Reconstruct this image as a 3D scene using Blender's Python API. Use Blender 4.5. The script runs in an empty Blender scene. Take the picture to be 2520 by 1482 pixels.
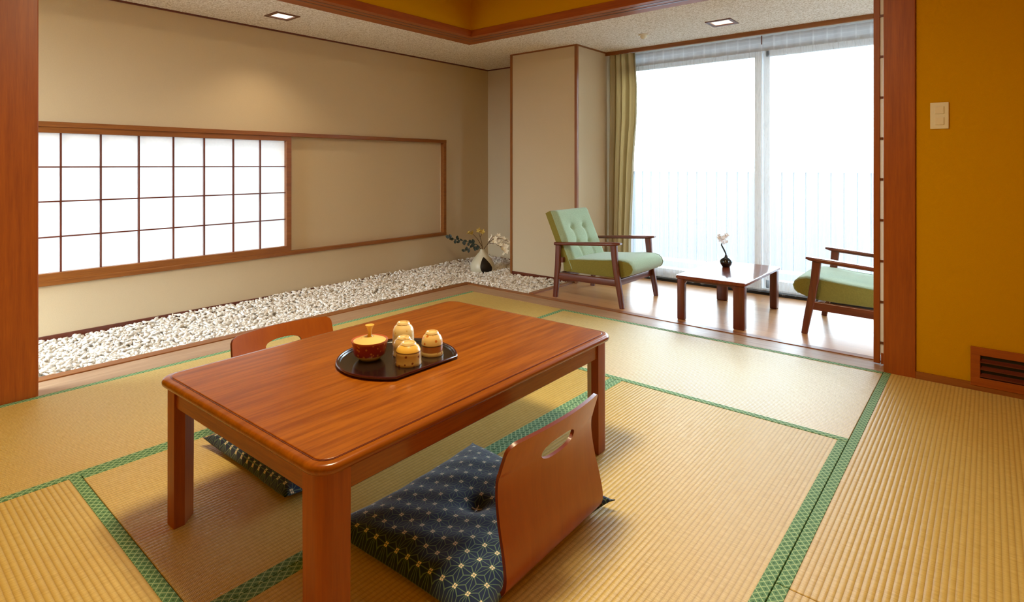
import bpy, bmesh, math, random
from mathutils import Vector, Matrix
import numpy as np
R = math.radians
SC = bpy.context.scene
COL = SC.collection

# ------------------------------------------------------------------ camera
cam_d = bpy.data.cameras.new('camera'); cam = bpy.data.objects.new('camera', cam_d); COL.objects.link(cam)
cam.location = (0, 0, 1.05); cam.rotation_euler = (R(90), 0, R(39.9))
cam_d.sensor_width = 36; cam_d.lens = 1405 / 2520 * 36
cam_d.shift_y = -(741 - 407) / 2520; cam_d.clip_start = 0.02
SC.camera = cam
# ------------------------------------------------------------------ exposure
SC.view_settings.view_transform = 'Standard'; SC.view_settings.look = 'None'
SC.view_settings.exposure = 0.0; SC.view_settings.gamma = 1.0; SC.view_settings.use_curve_mapping = False
SC.cycles.max_bounces = 10; SC.cycles.diffuse_bounces = 6; SC.cycles.glossy_bounces = 4
SC.cycles.transparent_max_bounces = 16; SC.cycles.transmission_bounces = 8
SC.cycles.sample_clamp_indirect = 6
try:
    SC.cycles.use_denoising = True
except Exception: pass
# ------------------------------------------------------------------ sky
SKY_UP = 17.5
world = bpy.data.worlds.new('world'); SC.world = world; world.use_nodes = True
nt = world.node_tree; nt.nodes.clear()
wo = nt.nodes.new('ShaderNodeOutputWorld'); bg = nt.nodes.new('ShaderNodeBackground')
tc = nt.nodes.new('ShaderNodeTexCoord'); sp = nt.nodes.new('ShaderNodeSeparateXYZ'); rp = nt.nodes.new('ShaderNodeValToRGB')
mp = nt.nodes.new('ShaderNodeMapRange'); mp.inputs[1].default_value = -.25; mp.inputs[2].default_value = .15
nt.links.new(tc.outputs['Generated'], sp.inputs[0]); nt.links.new(sp.outputs['Z'], mp.inputs[0]); nt.links.new(mp.outputs[0], rp.inputs[0])
rp.color_ramp.elements[0].position = 0.0; rp.color_ramp.elements[0].color = (.036, .041, .048, 1)
rp.color_ramp.elements[1].position = .75; rp.color_ramp.elements[1].color = (.71, .87, 1.0, 1)
e = rp.color_ramp.elements.new(.60); e.color = (.060, .066, .074, 1)
nt.links.new(rp.outputs[0], bg.inputs[0]); bg.inputs[1].default_value = SKY_UP
nt.links.new(bg.outputs[0], wo.inputs[0])

# ------------------------------------------------------------------ daylight portals and the room lamp
def portal(name, loc, rot, sx, sy):
    l = bpy.data.lights.new(name, 'AREA'); l.shape = 'RECTANGLE'; l.size = sx; l.size_y = sy
    o = bpy.data.objects.new(name, l); COL.objects.link(o); o.location = loc; o.rotation_euler = rot
    l.cycles.is_portal = True
    return o
portal('window_portal', (-1.1, 5.02, 1.03), (R(90), 0, R(180)), 3.4, 2.0).rotation_euler = (R(-90), 0, 0)
portal('side_window_portal', (-4.50, 1.3, .82), (R(90), 0, R(-90)), 2.3, .95)
def lamp(name, kind, loc, power, color, rot=(0, 0, 0), **k):
    l = bpy.data.lights.new(name, kind); l.energy = power; l.color = color
    for a, v in k.items(): setattr(l, a, v)
    o = bpy.data.objects.new(name, l); COL.objects.link(o); o.location = loc; o.rotation_euler = rot
    return o
LAMP_C = (1.0, .82, .50)
lamp('room_light', 'AREA', (-1.3, 1.15, 2.40), 50, LAMP_C, shape='DISK', size=.50)
WARM = (1.0, .77, .48)
lamp('downlight_glow', 'SPOT', (-3.92, 2.10, 2.124), 24, WARM, spot_size=R(118), spot_blend=.8, shadow_soft_size=.05)
lamp('downlight_glow', 'SPOT', (-1.55, 4.325, 2.124), 6, WARM, spot_size=R(118), spot_blend=.8, shadow_soft_size=.05)

# ------------------------------------------------------------------ materials
class NT:
    def __init__(s, name):
        s.m = bpy.data.materials.new(name); s.m.use_nodes = True; s.t = s.m.node_tree; s.t.nodes.clear()
        s.out = s.n('ShaderNodeOutputMaterial')
    def n(s, t, **k):
        x = s.t.nodes.new(t)
        for a, v in k.items(): setattr(x, a, v)
        return x
    def L(s, a, b): s.t.links.new(a, b)
    def inp(s, sock, v):
        if hasattr(v, 'is_output') or hasattr(v, 'links'): s.L(v, sock)
        else: sock.default_value = v
    def math(s, op, a, b=0.0, c=None):
        x = s.n('ShaderNodeMath', operation=op); s.inp(x.inputs[0], a); s.inp(x.inputs[1], b)
        if c is not None: s.inp(x.inputs[2], c)
        return x.outputs[0]
    def mix(s, f, a, b):
        x = s.n('ShaderNodeMix', data_type='RGBA'); s.inp(x.inputs[0], f)
        s.inp(x.inputs[6], (*a, 1) if isinstance(a, tuple) and len(a) == 3 else a)
        s.inp(x.inputs[7], (*b, 1) if isinstance(b, tuple) and len(b) == 3 else b)
        return x.outputs[2]
    def coords(s, kind='Object', scale=(1, 1, 1), loc=(0, 0, 0)):
        t = s.n('ShaderNodeTexCoord'); m = s.n('ShaderNodeMapping'); s.L(t.outputs[kind], m.inputs[0])
        m.inputs['Scale'].default_value = scale; m.inputs['Location'].default_value = loc
        return m.outputs[0]
    def noise(s, vec, scale=5, detail=3, rough=.5):
        x = s.n('ShaderNodeTexNoise'); s.L(vec, x.inputs['Vector']); x.inputs['Scale'].default_value = scale
        x.inputs['Detail'].default_value = detail; x.inputs['Roughness'].default_value = rough
        return x.outputs['Fac']
    def ramp(s, f, stops):
        x = s.n('ShaderNodeValToRGB'); s.L(f, x.inputs[0]); els = x.color_ramp.elements
        els[0].position, els[0].color = stops[0][0], (*stops[0][1], 1)
        els[1].position, els[1].color = stops[-1][0], (*stops[-1][1], 1)
        for p, c in stops[1:-1]:
            q = els.new(p); q.color = (*c, 1)
        return x.outputs[0]
    def bump(s, h, strength=.3, dist=.002):
        x = s.n('ShaderNodeBump'); s.L(h, x.inputs['Height']); x.inputs['Strength'].default_value = strength
        x.inputs['Distance'].default_value = dist
        return x.outputs[0]
    def bsdf(s, color, rough=.5, spec=.5, normal=None, coat=0, coat_r=.1, metal=0, sheen=0, **k):
        b = s.n('ShaderNodeBsdfPrincipled')
        s.inp(b.inputs['Base Color'], (*color, 1) if isinstance(color, tuple) else color)
        s.inp(b.inputs['Roughness'], rough); s.inp(b.inputs['Specular IOR Level'], spec)
        b.inputs['Metallic'].default_value = metal; b.inputs['Coat Weight'].default_value = coat
        b.inputs['Coat Roughness'].default_value = coat_r; b.inputs['Sheen Weight'].default_value = sheen
        if normal is not None: s.L(normal, b.inputs['Normal'])
        for a, v in k.items(): s.inp(b.inputs[a.replace('_', ' ')], v)
        return b.outputs[0]
    def done(s, sh): s.L(sh, s.out.inputs[0]); return s.m

def srgb(r, g, b):
    f = lambda c: (c / 255 / 12.92) if c <= 10 else (((c / 255) + .055) / 1.055) ** 2.4
    return (f(r), f(g), f(b))

def wood(name, a, b, axis='Z', rough=.4, coat=.0, scale=1.0, spec=.5, contrast=1.0, bumpy=.12):
    n = NT(name)
    st = {'X': (1.2, 22, 22), 'Y': (22, 1.2, 22), 'Z': (22, 22, 1.2)}[axis]
    st = tuple(v * scale for v in st)
    v = n.coords('Object', st)
    f1 = n.noise(v, 2.2, 5, .62)
    v2 = n.coords('Object', tuple(x * 5 for x in st))
    f2 = n.noise(v2, 2.0, 3, .6)
    f = n.math('ADD', n.math('MULTIPLY', f1, .7), n.math('MULTIPLY', f2, .3))
    lo, hi = .5 - .16 / contrast, .5 + .16 / contrast
    col = n.ramp(f, [(lo, b), (hi, a)])
    return n.done(n.bsdf(col, rough, spec, n.bump(f, bumpy, .001), coat=coat, coat_r=.12))

def plain(name, c, rough=.5, spec=.5, metal=0, coat=0, nscale=0, namp=.15, bump=0, bscale=200, sheen=0):
    n = NT(name); nm = None; col = c
    v = n.coords('Object')
    if nscale:
        f = n.noise(v, nscale, 3)
        col = n.mix(f, tuple(x * (1 - namp) for x in c), tuple(min(1, x * (1 + namp)) for x in c))
    if bump:
        nm = n.bump(n.noise(v, bscale, 3), bump, .002)
    return n.done(n.bsdf(col, rough, spec, nm, metal=metal, coat=coat, sheen=sheen))

W = {}
for ax in 'XYZ':
    W['post' + ax] = wood('post_wood_' + ax, srgb(164, 84, 12), srgb(136, 62, 6), ax, .42, .05)
    W['trim' + ax] = wood('trim_wood_' + ax, srgb(152, 92, 32), srgb(122, 66, 18), ax, .45, .1)
    W['sill' + ax] = wood('sill_wood_' + ax, srgb(184, 150, 116), srgb(156, 120, 88), ax, .40, .0, spec=.3)
    W['dark' + ax] = wood('dark_wood_' + ax, srgb(112, 50, 28), srgb(78, 30, 16), ax, .3, .25)
    W['table' + ax] = wood('table_wood_' + ax, srgb(158, 88, 12), srgb(124, 60, 4), ax, .34, .20, 1.0, spec=.35, contrast=1.6)
W['edge'] = wood('table_edge_wood', srgb(154, 84, 16), srgb(126, 62, 8), 'Y', .24, .25)
W['ply'] = wood('plywood', srgb(170, 86, 14), srgb(148, 68, 8), 'Z', .33, .3, .5, contrast=.7)
W['plyedge'] = wood('plywood_edge', srgb(120, 46, 16), srgb(98, 34, 10), 'Y', .4, .1)
M_white_wall = plain('beige_wallpaper', srgb(203, 185, 153), .85, .2, nscale=160, namp=.04, bump=.25, bscale=260)
M_ochre = plain('ochre_plaster', srgb(196, 146, 4), .95, .05, nscale=220, namp=.07, bump=.35, bscale=300)
def ceil_mat():
    n = NT('speckled_ceiling'); v = n.coords('Object')
    f = n.noise(v, 95, 4, .7)
    c = n.ramp(f, [(.38, srgb(190, 176, 156)), (.5, srgb(234, 226, 212)), (.62, srgb(248, 244, 238))])
    return n.done(n.bsdf(c, .95, .1, n.bump(f, .6, .006)))
M_ceil = ceil_mat()
M_main_ceil = wood('ceiling_board', srgb(206, 160, 96), srgb(176, 128, 70), 'Y', .6)

def tatami(name, axis):
    """axis = the long side, along which the ribs run; rushes lie across."""
    n = NT(name); t = n.n('ShaderNodeTexCoord'); s = n.n('ShaderNodeSeparateXYZ'); n.L(t.outputs['Object'], s.inputs[0])
    lo, ac = (s.outputs['X'], s.outputs['Y']) if axis == 'X' else (s.outputs['Y'], s.outputs['X'])
    rib = n.math('ABSOLUTE', n.math('SINE', n.math('MULTIPLY', ac, math.pi / .0150)))      # 0 at the groove
    idx = n.math('FLOOR', n.math('DIVIDE', ac, .0150))
    rush = n.math('SINE', n.math('ADD', n.math('MULTIPLY', lo, 2 * math.pi / .0034), n.math('MULTIPLY', idx, 3.14)))
    cv = n.n('ShaderNodeCombineXYZ'); n.L(n.math('MULTIPLY', lo, 1.0), cv.inputs[0]); n.L(n.math('MULTIPLY', ac, .10), cv.inputs[1])
    f = n.noise(cv.outputs[0], 260, 3, .6)
    f3 = n.noise(t.outputs['Object'], 3.0, 2)
    f4 = n.noise(t.outputs['Object'], 70, 3)
    g = n.math('POWER', rib, .55)
    base = n.ramp(f, [(.25, srgb(190, 158, 76)), (.55, srgb(216, 189, 110)), (.8, srgb(228, 205, 130))])
    base = n.mix(n.math('MULTIPLY', f4, .25), base, (*srgb(196, 164, 86), 1))
    base = n.mix(n.math('MULTIPLY', n.math('SUBTRACT', 1.0, g), .62), base, (*srgb(150, 112, 48), 1))
    base = n.mix(n.math('MULTIPLY', f3, .2), base, (*srgb(206, 184, 110), 1))
    h = n.math('ADD', n.math('MULTIPLY', rib, 1.0), n.math('ADD', n.math('MULTIPLY', rush, .16), n.math('MULTIPLY', f, .35)))
    tg = n.n('ShaderNodeCombineXYZ')
    tg.inputs[0].default_value, tg.inputs[1].default_value = (1, 0) if axis == 'X' else (0, 1)
    return n.done(n.bsdf(base, .42, .36, n.bump(h, .55, .0016), Anisotropic=.75, Tangent=tg.outputs[0]))
M_tat = {a: tatami('tatami_rush_' + a, a) for a in 'XY'}
def heri(name, axis):
    n = NT(name); t = n.n('ShaderNodeTexCoord'); s = n.n('ShaderNodeSeparateXYZ'); n.L(t.outputs['Object'], s.inputs[0])
    lo, ac = (s.outputs['X'], s.outputs['Y']) if axis == 'X' else (s.outputs['Y'], s.outputs['X'])
    p = .0215
    u = n.math('ADD', n.math('DIVIDE', lo, p * 1.15), n.math('DIVIDE', ac, p)); w = n.math('SUBTRACT', n.math('DIVIDE', lo, p * 1.15), n.math('DIVIDE', ac, p))
    def line(q): return n.math('ABSOLUTE', n.math('SUBTRACT', n.math('FRACT', q), .5))
    a, b = line(u), line(w)
    mx = n.math('MAXIMUM', a, b)
    ln = n.math('GREATER_THAN', mx, .43)
    mn = n.math('GREATER_THAN', n.math('SUBTRACT', .13, n.math('MAXIMUM', a, b)), 0)
    c = n.mix(ln, srgb(96, 142, 98), srgb(172, 202, 150)); c = n.mix(mn, c, srgb(60, 98, 58))
    return n.done(n.bsdf(c, .75, .3, n.bump(ln, .3, .0005)))
M_heri = {a: heri('green_border_cloth_' + a, a) for a in 'XY'}

def asanoha():
    n = NT('navy_hemp_leaf_cloth'); t = n.n('ShaderNodeTexCoord'); s = n.n('ShaderNodeSeparateXYZ'); n.L(t.outputs['Object'], s.inputs[0])
    a, hr = .0415, .0445
    tt = n.math('DIVIDE', s.outputs['Y'], hr); ss = n.math('SUBTRACT', n.math('DIVIDE', s.outputs['X'], a), n.math('MULTIPLY', tt, .5))
    fs, ft = n.math('FRACT', ss), n.math('FRACT', tt)
    sm = n.math('ADD', fs, ft); up = n.math('GREATER_THAN', sm, 1.0)
    def sel(x, y): return n.math('ADD', n.math('MULTIPLY', up, y), n.math('MULTIPLY', n.math('SUBTRACT', 1.0, up), x))
    b0 = sel(n.math('SUBTRACT', 1.0, sm), n.math('SUBTRACT', sm, 1.0))
    b1 = sel(fs, n.math('SUBTRACT', 1.0, fs)); b2 = sel(ft, n.math('SUBTRACT', 1.0, ft))
    mn = n.math('MINIMUM', b0, n.math('MINIMUM', b1, b2)); mxx = n.math('MAXIMUM', b0, n.math('MAXIMUM', b1, b2))
    mid = n.math('SUBTRACT', n.math('SUBTRACT', 1.0, mn), mxx)
    line = n.math('MAXIMUM', n.math('LESS_THAN', n.math('SUBTRACT', mid, mn), .05), n.math('LESS_THAN', mn, .022))
    # small four-part squares at the lattice points
    ds = n.math('SUBTRACT', n.math('FRACT', n.math('ADD', ss, .5)), .5); dt = n.math('SUBTRACT', n.math('FRACT', n.math('ADD', tt, .5)), .5)
    dx = n.math('ABSOLUTE', n.math('MULTIPLY', n.math('ADD', ds, n.math('MULTIPLY', dt, .5)), a)); dy = n.math('ABSOLUTE', n.math('MULTIPLY', dt, hr))
    far = n.math('MAXIMUM', dx, dy)
    sq = n.math('MULTIPLY', n.math('LESS_THAN', far, .0052), n.math('GREATER_THAN', n.math('MINIMUM', dx, dy), .0007))
    c = n.mix(line, srgb(8, 32, 72), srgb(84, 112, 96)); c = n.mix(sq, c, srgb(225, 214, 190))
    f = n.noise(n.coords('Object'), 900, 2)
    return n.done(n.bsdf(c, .8, .25, n.bump(f, .2, .0006), sheen=.25))
M_asa = asanoha()

def sheer():
    n = NT('sheer_white_curtain'); v = n.coords('Object', (1, 1, .02)); f = n.noise(v, 260, 3, .7)
    tr = n.n('ShaderNodeBsdfTransparent'); tl = n.n('ShaderNodeBsdfTranslucent'); df = n.n('ShaderNodeBsdfDiffuse')
    tl.inputs[0].default_value = (.93, .95, .97, 1); df.inputs[0].default_value = (.9, .92, .95, 1)
    m1 = n.n('ShaderNodeMixShader'); m1.inputs[0].default_value = .35; n.L(tl.outputs[0], m1.inputs[1]); n.L(df.outputs[0], m1.inputs[2])
    m2 = n.n('ShaderNodeMixShader'); k = n.math('ADD', n.math('MULTIPLY', f, .42), .0)
    n.L(k, m2.inputs[0]); n.L(tr.outputs[0], m2.inputs[1]); n.L(m1.outputs[0], m2.inputs[2])
    return n.done(m2.outputs[0])
M_sheer = sheer()
def tape():
    n = NT('sheer_heading_tape'); tl = n.n('ShaderNodeBsdfTranslucent'); df = n.n('ShaderNodeBsdfDiffuse')
    t = n.n('ShaderNodeTexCoord'); s = n.n('ShaderNodeSeparateXYZ'); n.L(t.outputs['Object'], s.inputs[0])
    gx = n.math('LESS_THAN', n.math('FRACT', n.math('DIVIDE', s.outputs['X'], .095)), .10); gz = n.math('LESS_THAN', n.math('FRACT', n.math('DIVIDE', s.outputs['Z'], .030)), .22)
    n.L(n.mix(n.math('MAXIMUM', gx, n.math('MULTIPLY', gz, .6)), (.20, .215, .23), (.34, .35, .36)), tl.inputs[0]); df.inputs[0].default_value = (.86, .88, .9, 1)
    m = n.n('ShaderNodeMixShader'); m.inputs[0].default_value = .5; n.L(tl.outputs[0], m.inputs[1]); n.L(df.outputs[0], m.inputs[2])
    return n.done(m.outputs[0])
M_tape = tape()
def paper(name='shoji_paper', k=.70):
    n = NT(name); v = n.coords('Object'); f = n.noise(v, 60, 4)
    tl = n.n('ShaderNodeBsdfTranslucent'); df = n.n('ShaderNodeBsdfDiffuse')
    c = n.mix(f, (.86, .87, .87), (.95, .95, .95)); n.L(c, tl.inputs[0]); n.L(c, df.inputs[0])
    m1 = n.n('ShaderNodeMixShader'); m1.inputs[0].default_value = k; n.L(tl.outputs[0], m1.inputs[1]); n.L(df.outputs[0], m1.inputs[2])
    return n.done(m1.outputs[0])
M_paper = paper()
def glass():
    n = NT('window_glass'); tr = n.n('ShaderNodeBsdfTransparent'); gl = n.n('ShaderNodeBsdfGlossy'); gl.inputs['Roughness'].default_value = .02
    fr = n.n('ShaderNodeFresnel'); fr.inputs[0].default_value = 1.45; m = n.n('ShaderNodeMixShader')
    tr.inputs[0].default_value = (.96, .98, .98, 1)
    n.L(fr.outputs[0], m.inputs[0]); n.L(tr.outputs[0], m.inputs[1]); n.L(gl.outputs[0], m.inputs[2]); return n.done(m.outputs[0])
M_glass = glass()
def emit(name, c, s):
    n = NT(name); e = n.n('ShaderNodeEmission'); e.inputs[0].default_value = (*c, 1); e.inputs[1].default_value = s; return n.done(e.outputs[0])
M_lamp = emit('lamp_diffuser', (1, .80, .55), 6.0)
M_bulb = emit('downlight_glass', (1, .84, .62), 1.9)
def floor_mat():
    n = NT('veranda_flooring'); v = n.coords('Object')
    b = n.n('ShaderNodeTexBrick'); n.L(v, b.inputs[0]); b.inputs['Scale'].default_value = 1.0
    b.inputs['Brick Width'].default_value = .9; b.inputs['Row Height'].default_value = .10; b.inputs['Mortar Size'].default_value = .0012
    b.inputs['Color1'].default_value = (*srgb(206, 156, 104), 1); b.inputs['Color2'].default_value = (*srgb(190, 136, 84), 1); b.inputs['Mortar'].default_value = (*srgb(150, 100, 58), 1)
    f = n.noise(n.coords('Object', (1.5, 26, 10)), 2.5, 4, .6)
    c = n.mix(n.math('MULTIPLY', f, .5), b.outputs['Color'], (*srgb(176, 118, 66), 1))
    return n.done(n.bsdf(c, .30, .32, None))
M_floor = floor_mat()
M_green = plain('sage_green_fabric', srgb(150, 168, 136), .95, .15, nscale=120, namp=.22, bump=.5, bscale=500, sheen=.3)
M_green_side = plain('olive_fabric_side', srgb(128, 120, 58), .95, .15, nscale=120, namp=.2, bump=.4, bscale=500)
M_drape = plain('beige_curtain_cloth', srgb(198, 182, 146), .9, .1, nscale=300, namp=.08, bump=.3, bscale=600)
M_metal = plain('aluminium_frame', srgb(232, 238, 242), .5, .5)
M_black = plain('black_ceramic', srgb(16, 18, 20), .18, .6, coat=.5)
M_lacq = plain('black_lacquer', srgb(26, 16, 16), .2, .5, coat=.4)
M_lacq_rim = plain('dark_red_lacquer_rim', srgb(58, 14, 18), .22, .5, coat=.4)
M_shadowgap = plain('dark_track', srgb(14, 11, 10), .6)
M_cream = plain('cream_plastic', srgb(226, 222, 204), .4)
M_switch = plain('cream_switch', srgb(226, 220, 200), .35)
M_white = plain('white_ceramic', srgb(206, 198, 170), .35, nscale=30, namp=.06)
M_petal = plain('white_petal', srgb(250, 240, 214), .7)
M_petal_w = plain('pure_white_petal', srgb(244, 240, 240), .6)
M_petal_y = plain('straw_yellow_petal', srgb(204, 176, 84), .7)
M_leaf = plain('dark_blue_green_leaf', srgb(36, 48, 40), .6, nscale=40, namp=.3)
M_stem = plain('brown_stem', srgb(84, 58, 28), .7)
M_stem_d = plain('dark_stem', srgb(34, 42, 38), .6)
M_stem_g = plain('green_stem', srgb(120, 126, 60), .7)
M_slab = plain('balcony_concrete', srgb(150, 154, 160), .9)
def stone_mat():
    n = NT('white_gravel_stone'); t = n.n('ShaderNodeNewGeometry')
    c = n.ramp(t.outputs['Random Per Island'], [(0, srgb(214, 206, 192)), (.5, srgb(236, 230, 220)), (.85, srgb(246, 244, 240)), (1, srgb(196, 184, 166))])
    return n.done(n.bsdf(c, .7, .3))
M_stone = stone_mat()
def spotted(name, ground, spots, scale, thr, bands=None, gold=None):
    n = NT(name); v = n.coords('Object'); vo = n.n('ShaderNodeTexVoronoi'); n.L(v, vo.inputs['Vector']); vo.inputs['Scale'].default_value = scale
    f = n.noise(v, scale * 1.4, 3)
    m = n.math('LESS_THAN', n.math('ADD', vo.outputs['Distance'], n.math('MULTIPLY', f, .3)), thr)
    c = n.mix(m, ground, spots)
    s = n.n('ShaderNodeSeparateXYZ'); n.L(v, s.inputs[0])
    if bands:
        for z0, z1, cc in bands:
            k = n.math('MULTIPLY', n.math('GREATER_THAN', s.outputs['Z'], z0), n.math('LESS_THAN', s.outputs['Z'], z1)); c = n.mix(k, c, cc)
    return n.done(n.bsdf(c, .28, .5, coat=.4))

# ------------------------------------------------------------------ mesh helpers
def tag(o, label=None, cat=None, group=None, kind=None):
    if label: o['label'] = label
    if cat: o['category'] = cat
    if group: o['group'] = group
    if kind: o['kind'] = kind
    return o
def link(name, bm, mats, parent=None, loc=(0, 0, 0), rot=None, smooth=False, autos=None):
    me = bpy.data.meshes.new(name); bmesh.ops.recalc_face_normals(bm, faces=bm.faces); bm.to_mesh(me); bm.free()
    for m in (mats if isinstance(mats, (list, tuple)) else [mats]): me.materials.append(m)
    if smooth:
        me.polygons.foreach_set('use_smooth', [True] * len(me.polygons))
        if autos: me.set_sharp_from_angle(angle=R(autos))
    o = bpy.data.objects.new(name, me); COL.objects.link(o); o.location = loc
    if rot: o.rotation_euler = rot
    if parent: o.parent = parent
    return o
def empty(name, loc, rz=0, **k):
    o = bpy.data.objects.new(name, None); COL.objects.link(o); o.location = loc; o.rotation_euler = (0, 0, rz); o.empty_display_size = .1
    return tag(o, **k)
def box(bm, x0, x1, y0, y1, z0, z1, bev=0, seg=2, mi=0):
    vs = [bm.verts.new(p) for p in [(x0, y0, z0), (x1, y0, z0), (x1, y1, z0), (x0, y1, z0), (x0, y0, z1), (x1, y0, z1), (x1, y1, z1), (x0, y1, z1)]]
    fs = [bm.faces.new([vs[i] for i in f]) for f in [(0, 3, 2, 1), (4, 5, 6, 7), (0, 1, 5, 4), (1, 2, 6, 5), (2, 3, 7, 6), (3, 0, 4, 7)]]
    for f in fs: f.material_index = mi
    if bev:
        es = list({e for f in fs for e in f.edges}); bmesh.ops.bevel(bm, geom=es, offset=bev, segments=seg, affect='EDGES', profile=.6)
    return bm
def BOX(*a, **k): return box(bmesh.new(), *a, **k)
def ring_loft(bm, rings, cap=True, closed=True):
    vr = [[bm.verts.new(p) for p in r] for r in rings]; n = len(vr[0])
    for a, b in zip(vr, vr[1:]):
        for i in range(n if closed else n - 1):
            j = (i + 1) % n; bm.faces.new((a[i], a[j], b[j], b[i]))
    if cap and closed:
        bm.faces.new(list(reversed(vr[0]))); bm.faces.new(vr[-1])
    return vr
def rrect(hw, hh, r, n=4):
    pts = []
    for cx, cy, a0 in ((hw - r, hh - r, 0), (-hw + r, hh - r, 90), (-hw + r, -hh + r, 180), (hw - r, -hh + r, 270)):
        for i in range(n + 1):
            a = R(a0 + 90 * i / n); pts.append((cx + r * math.cos(a), cy + r * math.sin(a)))
    return pts
def bar(bm, path, sizes, r=.006, side=Vector((0, 1, 0)), n=3):
    """sweep of a rounded rectangle; sizes = (across side, across normal)"""
    path = [Vector(p) for p in path]; rings = []
    for i, p in enumerate(path):
        t = (path[min(i + 1, len(path) - 1)] - path[max(i - 1, 0)]).normalized()
        s = (side - t * side.dot(t)).normalized(); u = t.cross(s).normalized()
        w, h = sizes[i] if isinstance(sizes[0], (tuple, list)) else sizes
        rings.append([p + s * a + u * b for a, b in rrect(w / 2, h / 2, min(r, w / 2.1, h / 2.1), n)])
    ring_loft(bm, rings); return bm
def tube(bm, path, rad, n=8):
    path = [Vector(p) for p in path]; rings = []
    for i, p in enumerate(path):
        t = (path[min(i + 1, len(path) - 1)] - path[max(i - 1, 0)]).normalized()
        s = t.orthogonal().normalized() if i == 0 else (ps - t * ps.dot(t)).normalized(); ps = s; u = t.cross(s)
        rr = rad[i] if isinstance(rad, (list, tuple)) else rad
        rings.append([p + (s * math.cos(2 * math.pi * k / n) + u * math.sin(2 * math.pi * k / n)) * rr for k in range(n)])
    ring_loft(bm, rings); return bm
def lathe(bm, prof, n=40, c=(0, 0, 0)):
    rings = [[(c[0] + r * math.cos(2 * math.pi * k / n), c[1] + r * math.sin(2 * math.pi * k / n), c[2] + z) for k in range(n)] for r, z in prof]
    ring_loft(bm, rings); return bm
def struct(name, bm, mat, parent=None, **k):
    o = link(name, bm, mat, parent, **k)
    if not parent: o['kind'] = 'structure'
    return o

# ------------------------------------------------------------------ room dimensions
XR, YR = -3.317, 3.437           # tatami room edges
XS, YS = -3.595, 3.665           # outer edge of the sills
XL = -4.37                       # left wall
YW = 4.92                        # window wall
ZC = 2.13                        # low ceiling of the alcove and veranda
ZT = 2.52                        # ceiling of the tatami room
XE, YE = .575, -.46              # walls behind the camera
# ------------------------------------------------------------------ setting
struct('floor', BOX(XS, XE + .02, YE - .02, YS, -.12, -.055), W['darkX'])
struct('floor_veranda', BOX(-2.842, 1.3, YS - .006, YW + .1, -.1, 0), M_floor)
struct('floor_alcove', BOX(XL - .02, -2.845, .2, YW, -.14, -.045), M_slab)
# left wall with the window opening (Y -.25..2.39, z .36..1.28) and its recessed blank half
bm = bmesh.new()
box(bm, XL - .14, XL, -.5, 5.0, -.1, .345); box(bm, XL - .14, XL, -.5, 5.0, 1.295, 2.3)
box(bm, XL - .14, XL, -.5, .15, .345, 1.295); box(bm, XL - .14, XL, 4.10, 5.0, .345, 1.295)
box(bm, XL - .14, XL - .035, 2.40, 4.10, .345, 1.295)
struct('wall_left', bm, M_white_wall)
struct('wall_recess', BOX(XL, -3.5, 4.80, 4.92, -.1, ZC + .02), M_white_wall)
struct('wall_closet', BOX(-3.57, -2.822, 4.275, YW, -.1, ZC), M_white_wall)
# window wall
bm = bmesh.new()
box(bm, -2.83, -2.74, YW, YW + .14, -.1, 2.3); box(bm, -2.83, 1.3, YW, YW + .14, 2.125, 2.3); box(bm, .62, 1.3, YW, YW + .14, -.1, 2.3)
struct('wall_window', bm, M_white_wall)
struct('wall_veranda_end', BOX(1.2, 1.32, YS, YW + .1, -.1, 2.3), M_white_wall)
# ochre walls
struct('wall_right', BOX(-.277, XE + .12, YR + .008, YR + .075, -.05, ZT + .05), M_ochre)
struct('wall_above_veranda', BOX(XR - .09, -.28, YR + .006, YR + .09, 2.17, ZT + .05), M_ochre)
struct('wall_above_alcove', BOX(XR - .09, XR - .006, .60, YR + .006, 2.17, ZT + .05), M_ochre)
struct('wall_beside_post', BOX(XR - .10, XR - .012, YE - .1, .50, -.05, ZT + .05), M_ochre)
struct('wall_back', BOX(XR - .1, XE + .1, YE - .10, YE, -.05, ZT + .05), M_ochre)
struct('wall_side', BOX(XE, XE + .10, YE - .1, YR + .05, -.05, ZT + .05), M_ochre)
struct('ceiling', BOX(XR - .1, XE + .1, YE - .1, YR + .1, ZT, ZT + .08), M_main_ceil)
# low ceiling, with holes for the two downlights
H1 = (-4.01, -3.83, 2.01, 2.19); H2 = (-1.645, -1.455, 4.235, 4.42)
def holed(bm, x0, x1, y0, y1, z0, z1, h):
    a, b, c, d = h
    box(bm, x0, a, y0, y1, z0, z1); box(bm, b, x1, y0, y1, z0, z1); box(bm, a, b, y0, c, z0, z1); box(bm, a, b, d, y1, z0, z1)
bm = bmesh.new(); holed(bm, XL - .05, XR - .15, -.5, YR + .15, ZC, ZC + .1, H1); holed(bm, XL - .05, 1.3, YR + .15, YW + .1, ZC, ZC + .1, H2)
struct('ceiling_alcove', bm, M_ceil)
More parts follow.
